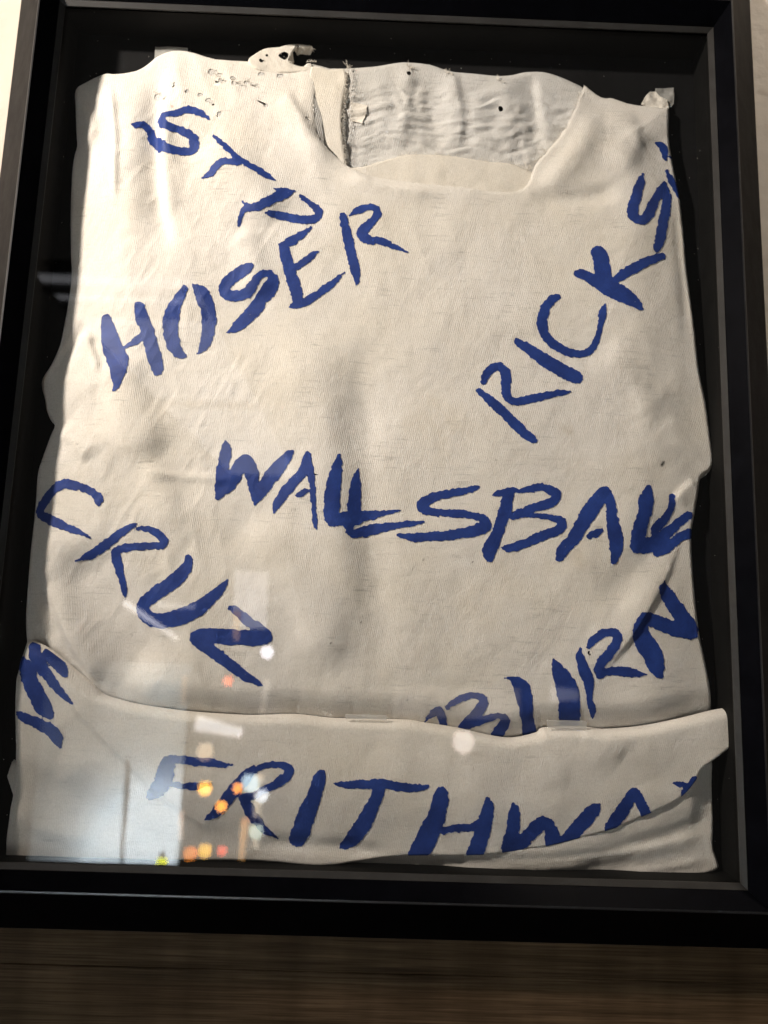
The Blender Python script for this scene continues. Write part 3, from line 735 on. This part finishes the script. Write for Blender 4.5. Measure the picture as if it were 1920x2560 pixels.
 ('W', 'marks at the left end of the fold', 'b', 'G', [[(128,960,50),(170,1010,86),(200,1100,92),(240,1180,92),(280,1260,92),(318,1308,56),(338,1333,8)], [(122,1305,30),(170,1335,54),(250,1370,58),(330,1410,66),(368,1460,66),(395,1522,16)]]),
 ('F', 'word on the turned up fold', 'b', 'K', [[(1500,-19,12),(1400,-30,44),(1290,-42,48),(1180,-52,48),(1105,-56,46),(1080,-10,96),(1065,60,106),(1045,110,92),(1005,155,82),(972,182,40)], [(1090,100,30),(1180,115,36),(1280,115,42),(1370,100,18)]]),
 ('R', 'word on the turned up fold', 'b', 'L', [[(-19,12,56),(-69,60,72),(-129,130,78),(-179,190,74),(-229,260,66),(-279,300,46),(-329,333,6)], [(-20,20,20),(60,-18,38),(150,-23,38),(212,5,56),(198,50,60),(130,105,56),(50,140,44),(-10,178,46),(-80,190,52),(-95,200,30),(-60,240,64),(-25,300,62),(20,360,56),(70,410,38),(140,456,6)]]),
 ('I', 'word on the turned up fold', 'b', 'L', [[(418,40,56),(408,85,84),(380,170,88),(342,260,98),(312,350,108),(284,425,112),(270,458,96)]]),
 ('T', 'word on the turned up fold', 'b', 'L', [[(505,100,8),(580,108,44),(700,105,54),(820,102,56),(930,120,52),(1040,130,46),(1110,120,18)], [(805,130,68),(770,210,78),(730,300,88),(690,370,98),(640,440,96),(590,488,66),(550,512,20)]]),
 ('H', 'word on the turned up fold', 'b', 'L', [[(1200,160,76),(1195,210,98),(1175,290,102),(1145,370,116),(1110,440,126),(1070,520,116),(1035,566,86)], [(1210,405,40),(1300,387,46),(1400,385,48),(1460,350,56)], [(1500,200,38),(1500,260,72),(1485,340,86),(1465,420,88),(1440,500,98),(1422,555,100)]]),
 ('W', 'word on the turned up fold', 'b', 'M', [[(5,240,30),(14,300,72),(4,400,78),(-20,490,86),(-40,540,46)], [(-30,535,30),(40,498,78),(110,430,78),(170,370,82),(220,352,68),(253,400,72),(265,470,92),(300,498,58),(380,440,86),(450,360,86),(520,280,76),(563,238,22)]]),
 ('A', 'word on the turned up fold', 'b', 'M', [[(605,418,20),(650,360,72),(710,280,78),(760,200,66),(798,152,38),(830,220,58),(865,290,58),(878,312,48)]]),
 ('Y', 'word on the turned up fold', 'b', 'M', [[(1047,100,10),(1090,105,33),(1130,110,28)], [(1185,62,18),(1165,100,46),(1120,150,32),(1097,185,6)]]),
]
def on_surface(px, py, hf):
    """Where the line of sight of a traced point meets the cloth."""
    steps = np.linspace(0.0355, 0.0085, 70)
    DD = np.repeat(steps[:, None], len(px), 1)
    x, z = hit(np.tile(px, len(steps)), np.tile(py, len(steps)), DD.ravel())
    below = (DD.ravel() <= hf(x, z)).reshape(DD.shape)
    k = np.where(below.any(0), below.argmax(0), len(steps) - 1)
    return hit(px, py, steps[k])
def letter(ch, where, layer, tile, strokes):
    hf = h_front if layer == 'f' else h_band
    ox, oy = TILE[tile]
    S = []
    for st in strokes:
        a = np.array(st, float)
        a = smooth_poly(a, 4, False)
        px = (a[:, 0] + ox * T) * 640 / T; py = (a[:, 1] + oy * T) * 640 / T
        x, z = on_surface(px, py, hf)
        # keep strokes on the visible cloth: the local scale follows from the distance to the camera
        dist = np.linalg.norm(np.stack([x, np.full_like(x, -0.026), z], 1) - CAM[None], axis=1)
        S.append(np.stack([x, z, np.maximum(a[:, 2], 3) * 640 / T * 0.5 / F_PX * dist], 1))
    allp = np.concatenate(S)
    m = 0.004 + allp[:, 2].max()
    bb = (allp[:, 0].min() - m, allp[:, 0].max() + m, allp[:, 1].min() - m, allp[:, 1].max() + m)
    sd = float(ord(ch)) + len(where) + ox * 7 + oy * 13
    def sdf(x, z):
        D = np.full(x.shape, 1.0)
        for s in S:
            for i in range(len(s) - 1):
                a, b = s[i], s[i + 1]
                ex, ez = b[0] - a[0], b[1] - a[1]; L = ex * ex + ez * ez + 1e-12
                t = np.clip(((x - a[0]) * ex + (z - a[1]) * ez) / L, 0, 1)
                D = np.minimum(D, np.hypot(x - a[0] - ex * t, z - a[1] - ez * t) - (a[2] + (b[2] - a[2]) * t))
        D = D + 0.00055 * fbm(x * 330 + sd, z * 330, 2) + 0.00042 * vnoise(x * 850, z * 850 + sd)
        if layer == 'f':
            D = np.maximum(D, sdf_front(x, z) + 0.0004)
        else:
            D = np.maximum(D, poly_sdf(x, z, P_BAND) + 0.0006)
        return D
    o = sheet('painted_letter', sdf, hf, bb, 0.00062, M_PAINT, shirt, lift=0.00035)
    if o is not None:
        o['label'] = 'blue brush painted letter %s, %s' % (ch, where)
for L_ in LETTERS: letter(*L_)

# ------------------------------------------------------------------ frayed threads, tapes, clips, dust
def tubes(lines, r, sides=4):
    V = []; Fc = []
    for P in lines:
        P = np.array(P); n = len(P); base = len(V)
        for i in range(n):
            t = P[min(i + 1, n - 1)] - P[max(i - 1, 0)]; t = t / (np.linalg.norm(t) + 1e-9)
            a = np.cross(t, [0.3, 1, 0.2]); a /= np.linalg.norm(a) + 1e-9; b = np.cross(t, a)
            rr = r * (1 - 0.5 * i / n)
            for k in range(sides):
                an = 2 * math.pi * k / sides
                V.append(P[i] + rr * (math.cos(an) * a + math.sin(an) * b))
        for i in range(n - 1):
            for k in range(sides):
                k2 = (k + 1) % sides
                Fc.append((base + i * sides + k, base + i * sides + k2, base + (i + 1) * sides + k2, base + (i + 1) * sides + k))
    return V, Fc
def fray(line_px, d, count, length, nrm, r=0.00016, curl=1.0):
    """Loose thread ends along a raw edge; nrm = rough direction (x, z) they stick out."""
    P = smooth_poly(pl(line_px, d), 8, False); out = []
    for _ in range(count):
        k = rng.integers(0, len(P) - 1); p = P[k] + (P[k + 1] - P[k]) * rng.random()
        ang = math.atan2(nrm[1], nrm[0]) + rng.normal(0, 0.6)
        L = length * (0.3 + rng.random()); pts = []; q = np.array([p[0], -d, p[1]])
        for s in range(6):
            pts.append(q.copy())
            ang += rng.normal(0, 0.45) * curl
            q = q + np.array([math.cos(ang), -0.25 * rng.random(), math.sin(ang)]) * L / 5
        out.append(pts)
    return out
lines = []
lines += fray([(866, 170), (862, 230), (857, 300), (858, 370), (864, 410)], 0.0195, 70, 0.004, (1, 0.1))
lines += fray([(866, 160), (870, 172)], 0.018, 10, 0.005, (0.2, 1))
lines += fray([(905, 416), (960, 400), (1003, 388), (1040, 384), (1100, 387), (1160, 393), (1220, 402), (1280, 408), (1312, 422)], 0.0205, 120, 0.0024, (0, 1))
lines += fray([(1318, 428), (1342, 404), (1368, 380), (1407, 332), (1434, 278), (1452, 230)], 0.0200, 120, 0.003, (-0.8, 0.4))
lines += fray([(740, 118), (775, 120), (782, 124)], 0.0175, 14, 0.003, (1, 0.2))
lines += fray([(690, 125), (722, 150), (727, 162)], 0.0175, 14, 0.003, (0.3, -0.6))
lines += fray([(765, 155), (792, 155)], 0.0155, 22, 0.0022, (0, 1))
for hx, hy in ((1022, 165), (1125, 182), (1252, 200), (545, 185), (585, 200), (619, 203), (525, 255), (391, 232), (980, 455), (1005, 458), (1310, 428), (1322, 418), (1365, 376)):
    lines += fray([(hx - 9, hy - 3), (hx + 9, hy + 6)], 0.0172 if hx > 900 else 0.0225, 16, 0.0042, (rng.normal(), rng.normal()))
V, Fc = tubes(lines, 0.00017, 3)
tag(mesh_obj('frayed_threads', V, Fc, M_THREAD, shirt, True), kind='stuff')

# zigzag stitching left on the raw edge of the collar
zz = []
P = smooth_poly(pl([(868, 175), (864, 240), (860, 300), (862, 350), (866, 395)], 0.0200), 14, False)
for k, p in enumerate(P):
    zz.append(np.array([p[0] + (0.0013 if k % 2 else -0.0013) + rng.normal(0, 0.0003), -0.0206 - 0.0004 * rng.random(), p[1]]))
V, Fc = tubes([zz], 0.00022, 4)
mesh_obj('zigzag_stitching', V, Fc, M_THREAD, shirt, True)
# small woven label remnant inside the back
c = pl([(878, 252), (920, 262), (907, 308), (876, 300)], 0.0165)
def h_lab(x, z): return h_back(x, z) + 0.0012
P_LAB = c
sheet('label_remnant', lambda x, z: poly_sdf(x, z, P_LAB) + 0.0006 * vnoise(x * 500, z * 500), h_lab, (c[:, 0].min() - .003, c[:, 0].max() + .003, c[:, 1].min() - .003, c[:, 1].max() + .003), 0.0007, M_RIB, shirt)

def tape(name, poly, d, label, crumple=0.0004, mat=M_TAPE, th=0.0003):
    P = pl(poly, d)
    lo = P.min(0) - 0.002; hi = P.max(0) + 0.002
    o = sheet(name, lambda x, z: poly_sdf(x, z, P), lambda x, z: d + crumple * fbm(x * 140, z * 140, 2), (lo[0], hi[0], lo[1], hi[1]), 0.0006, mat, None)
    sm = o.modifiers.new('thickness', 'SOLIDIFY'); sm.thickness = th; sm.offset = 0
    return tag(o, label, 'tape')
tape('tape_tab', [(388, 117), (469, 119), (470, 150), (386, 150)], 0.0100, 'small clear tape tab behind the left shoulder of the shirt')
tape('tape_tab', [(1638, 221), (1685, 218), (1685, 258), (1678, 268), (1636, 262)], 0.0105, 'crumpled clear tape tab at the top right shoulder of the shirt', 0.0012)
tape('torn_cloth_scrap', [(1602, 262), (1614, 240), (1625, 229), (1640, 228), (1650, 240), (1668, 250), (1672, 272), (1640, 276)], 0.0120, 'crumpled torn cloth scrap beside the right tape tab', 0.0010, M_RIB, 0.0006)['category'] = 'cloth'
def clip(poly, d, label):
    P = pl(poly, d); x0, z0 = P.min(0); x1, z1 = P.max(0)
    o = bm_obj('clear_clip', box_verts(x0, x1, -d - 0.0012, -d, z0, z1, 0.0005), M_TAPE)
    return tag(o, label, 'clip')
clip([(864, 1784), (968, 1800)], 0.0248, 'small clear plastic clip at the middle of the fold')
clip([(1368, 1799), (1466, 1823)], 0.0248, 'small clear plastic clip on the fold below the letter U')

# dust specks lying inside the frame and on the moulding
V = []; Fc = []
def speck(x, y, z, r):
    b = len(V)
    for k in range(5):
        a = 2 * math.pi * k / 5
        V.append((x + r * (0.6 + 0.8 * random.random()) * math.cos(a), y, z + r * (0.6 + 0.8 * random.random()) * math.sin(a)))
    V.append((x, y - r * 0.6, z))
    for k in range(5): Fc.append((b + k, b + (k + 1) % 5, b + 5))
for _ in range(150):
    speck(random.uniform(-W / 2 + .004, W / 2 - .004), -GL1 - 0.00006, random.uniform(-H / 2 + .006, H / 2 - .006), random.choice((0.00012, 0.00016, 0.00022)))
for _ in range(70):
    sx = random.choice((-1, 1)) if random.random() < .6 else 0
    if sx: speck(sx * (W / 2 - 0.004 - random.random() * 0.02), -BACK_D - 0.0001, random.uniform(-H / 2, H / 2) * .95, 0.0003)
    else: speck(random.uniform(-W / 2, W / 2) * .95, -BACK_D - 0.0001, H / 2 - 0.005 - random.random() * 0.03, 0.0003)
m_dust, nt_, p_ = new_mat('pale_dust'); p_.inputs['Base Color'].default_value = (0.5, 0.48, 0.44, 1)
v_ = noise(nt_, mapped(nt_, (1, 1, 1)), 900); nt_.links.new(ramp(nt_, v_, [(0.3, (0.3, 0.28, 0.25)), (0.7, (0.7, 0.68, 0.62))]), p_.inputs['Base Color'])
tag(mesh_obj('dust', V, Fc, m_dust), 'pale dust specks on the glass and black board', 'dust', kind='stuff')

# ------------------------------------------------------------------ lit things of the room and added glowing stand-ins, seen only as reflections in the glass
def mirror_at(px, py, dist):
    """Point of the room, dist metres behind the viewer's side of the wall, that the glass shows at (px, py)."""
    d = c_right * ((px - 960) / F_PX) + c_down * ((py - 1280) / F_PX) + c_fwd
    t = (-GL1 - CAM[1]) / d[1]; g = CAM + d * t
    r = np.array([d[0], -d[1], d[2]])
    return g + r * ((-dist - g[1]) / r[1])
BULBS = [((570, 1703), 3.0, (1.0, 0.16, 0.04), 12, 0.022, 'red hanging bulb highest above the others'), ((512, 1972), 3.0, (1.0, 0.50, 0.05), 22, 0.030, 'amber bulb at the left of the bar lamps'),
         ((594, 1971), 3.0, (1.0, 0.36, 0.04), 22, 0.022, 'orange bulb beside the pale blue bulb'), ((553, 2017), 3.0, (1.0, 0.40, 0.04), 24, 0.024, 'orange bulb below the other bar lamps'),
         ((512, 2128), 3.0, (1.0, 0.55, 0.05), 12, 0.030, 'amber bulb lowest near the bottom rail'), ((404, 2158), 3.0, (0.95, 1.0, 0.12), 11, 0.024, 'yellow bulb beside the lit panel'),
         ((625, 1958), 3.2, (0.70, 0.92, 1.0), 10, 0.040, 'pale blue round lamp among the bar lamps'), ((668, 1632), 3.2, (0.9, 0.88, 1.0), 14, 0.030, 'small white lamp above the bar'),
         ((1158, 1856), 2.6, (1.0, 0.86, 0.80), 6, 0.045, 'large pinkish white globe lamp'), ((512, 1880), 3.2, (1.0, 0.75, 0.5), 5, 0.04, 'dim cream lamp above the amber bulb'),
         ((640, 2080), 3.2, (0.85, 1.0, 0.85), 7, 0.034, 'pale green lamp below the pale blue one'), ((655, 1990), 3.2, (0.9, 0.95, 1.0), 12, 0.03, 'white lamp right of the pale blue one'), ((555, 2128), 3.0, (1.0, 0.12, 0.06), 12, 0.02, 'small red bulb near the bottom rail'),
         ((475, 2135), 3.0, (1.0, 0.30, 0.04), 9, 0.03, 'dim orange bulb near the bottom rail')]
m_cap, ntc, pc = new_mat('dark_socket'); pc.inputs['Base Color'].default_value = (0.02, 0.02, 0.02, 1); pc.inputs['Roughness'].default_value = 0.4
for i, ((px, py), dist, col, s, r, lab) in enumerate(BULBS):
    p = mirror_at(px, py, dist)
    root = empty('room_lamp', (p[0], p[1], p[2]))
    tag(root, lab + ', reflected in the glass', 'lamp', 'lamps of the room reflected in the glass')
    bm = bmesh.new(); bmesh.ops.create_uvsphere(bm, u_segments=16, v_segments=10, radius=r)
    for v in bm.verts:
        if v.co.z > 0: v.co.z *= 1.25
        v.co += Vector(p)
    bm_obj('bulb', bm, glow('glow_%d' % i, col, s), root, True)
    bm = bmesh.new(); bmesh.ops.create_cone(bm, segments=12, radius1=r * 0.55, radius2=r * 0.4, depth=r * 0.9, cap_ends=True)
    for v in bm.verts: v.co += Vector((p[0], p[1], p[2] + r * 1.55))
    bm_obj('socket', bm, m_cap, root)

def lit_panel(name, corners, dist, mat, label, cat, bars=()):
    """Upright box with a glowing front: corners = top-left and bottom-right place in the glass."""
    a = mirror_at(*corners[0], dist); b = mirror_at(*corners[1], dist)
    x0, x1 = sorted((a[0], b[0])); z0, z1 = sorted((a[2], b[2]))
    root = empty(name, ((x0 + x1) / 2, -dist - 0.05, z0)); tag(root, label, cat)
    bm_obj('housing', box_verts(x0 - .012, x1 + .012, -dist - 0.10, -dist - 0.004, z0 - .012, z1 + .012, .004), m_cap, root)
    bm_obj('lit_front', box_verts(x0, x1, -dist - 0.003, -dist, z0, z1), mat, root)
    for (p0, p1, w) in bars:
        q0 = mirror_at(*p0, dist - 0.02); q1 = mirror_at(*p1, dist - 0.02)
        V, Fc = tubes([[q0, (q0 + q1) / 2, q1]], w, 6)
        mesh_obj('bar', V, Fc, m_cap, root)
    return root
m_white, ntw, pw_ = new_mat('white_board'); pw_.inputs['Roughness'].default_value = 0.8
ntw.links.new(ramp(ntw, noise(ntw, mapped(ntw, (1, 1, 1)), 6), [(0.3, (0.74, 0.76, 0.78)), (0.7, (0.82, 0.84, 0.85))]), pw_.inputs['Base Color'])
cooler = lit_panel('white_cabinet', ((120, 1648), (431, 2300)), 3.4, m_white, 'white cabinet side lit by added unseen lights, reflected at lower left', 'cabinet', [((322, 1930), (300, 2280), 0.009)])
def unseen_fill(px, py, dist, watt, col, size):  # added area light, unseen from the glass side, that brightens the cabinet
    l = bpy.data.lights.new('cabinet_fill', 'AREA'); l.energy = watt; l.color = col; l.size = size
    o = bpy.data.objects.new('cabinet_fill', l); o.location = mirror_at(px, py, dist); scene.collection.objects.link(o)
    o.rotation_euler = (math.radians(-90), 0, 0)          # shines back onto the cabinet
unseen_fill(350, 2170, 3.20, 55.0, (0.82, 0.93, 1.0), 0.10)
unseen_fill(385, 1725, 3.27, 3.2, (0.70, 0.90, 1.0), 0.08)
lit_panel('lit_notice_board', ((985, 1712), (1300, 1800)), 3.6, glow('board_pale', (1.0, 0.90, 0.84), 0.7), 'pale pink lit board reflected above the right half of the fold', 'board')
for i, (a, b, dist, s, w, lab) in enumerate((((310, 1505), (445, 1598), 3.2, 5.5, 0.016, 'white tube light slanting across the letter U reflection'), ((492, 1808), (602, 1832), 3.2, 6.0, 0.038, 'white tube light reflected above the letter F'), ((1380, 1735), (1445, 1738), 3.2, 1.0, 0.04, 'dim tube light by the lower right word'), ((395, 1512), (485, 1517), 3.3, 1.8, 0.016, 'faint level tube light near the letter U'), ((592, 1525), (590, 1600), 3.3, 2.2, 0.022, 'added upright orange glow strip beside the letter N'), ((648, 1940), (640, 2120), 3.3, 2.6, 0.026, 'added upright cream glow strip behind the round lamps'), ((668, 1700), (655, 1785), 3.3, 2.0, 0.018, 'added short upright pale glow strip above the fold'), ((462, 1690), (458, 1760), 3.3, 1.2, 0.014, 'added dim upright glow strip beside the cabinet'), ((455, 2030), (452, 2100), 3.3, 1.5, 0.014, 'added dim upright glow strip low beside the cabinet'), ((612, 2050), (604, 2150), 3.3, 3.0, 0.020, 'added upright amber glow strip low behind the letter R'))):  # upright ones are added strips standing in for reflected pale and orange streaks
    q0 = mirror_at(*a, dist); q1 = mirror_at(*b, dist)
    root = empty('tube_light', tuple((q0 + q1) / 2)); tag(root, lab, 'light')
    V, Fc = tubes([[q0, q0 * .75 + q1 * .25, (q0 + q1) / 2, q0 * .25 + q1 * .75, q1]], w, 8)
    mesh_obj('tube', V, Fc, glow('tube_%d' % i, ((1.0, 0.96, 0.96), (1.0, 0.96, 0.96), (1.0, 0.96, 0.96), (1.0, 0.96, 0.96), (1.0, 0.6, 0.25), (1.0, 0.85, 0.65), (1.0, 0.9, 0.8), (1.0, 0.7, 0.5), (1.0, 0.75, 0.6), (1.0, 0.5, 0.15))[i], s), root, True)
    e = np.array([0, -0.03 - w, 0])
    V, Fc = tubes([[q0 + e, (q0 + q1) / 2 + e, q1 + e]], w * 0.8, 6)
    mesh_obj('fitting', V, Fc, m_cap, root)

lit_panel('glare_panel', ((588, 1425), (664, 1572)), 3.5, glow('glare_white', (1.0, 0.96, 0.98), 1.9), 'added upright white panel standing in for the glare above the letter N', 'sign')  # added glowing panel that makes the white glare in the glass
# added glow standing in for a lit ceiling with dark beams, seen in the glass over the left half of the shirt
def ceiling_panel(px0, px1, py0, py1, label, s, bars):
    zc = 1.02
    def ceil_at(px, py):
        d = c_right * ((px - 960) / F_PX) + c_down * ((py - 1280) / F_PX) + c_fwd
        t = (-GL1 - CAM[1]) / d[1]; g = CAM + d * t; r = np.array([d[0], -d[1], d[2]])
        return g + r * ((zc - g[2]) / r[2])
    a = ceil_at(px0, py0); b = ceil_at(px1, py1)
    x0 = min(a[0], b[0]); x1 = max(a[0], b[0]); y0 = min(a[1], b[1]); y1 = max(a[1], b[1])
    root = empty('ceiling_glow_panel', ((x0 + x1) / 2, (y0 + y1) / 2, zc)); tag(root, label, 'light')
    bm_obj('diffuser', box_verts(x0, x1, y0, y1, zc, zc + 0.01), glow('ceiling_glow', (0.93, 0.93, 1.0), s), root)
    bm_obj('housing', box_verts(x0 - .02, x1 + .02, y0 - .02, y1 + .02, zc + 0.0105, zc + 0.06, 0.004), m_cap, root)
    for py, th in bars:
        y = ceil_at((px0 + px1) / 2, py)[1]
        bm_obj('bar', box_verts(x0, x1, y - th, y + th, zc - 0.03, zc - 0.001, 0.003), m_cap, root)
ceiling_panel(90, 740, 690, 1190, 'added glowing panel standing in for a lit ceiling with dark beams, reflected over the left half', 0.9, [(722, 0.018), (770, 0.045), (1000, 0.03)])
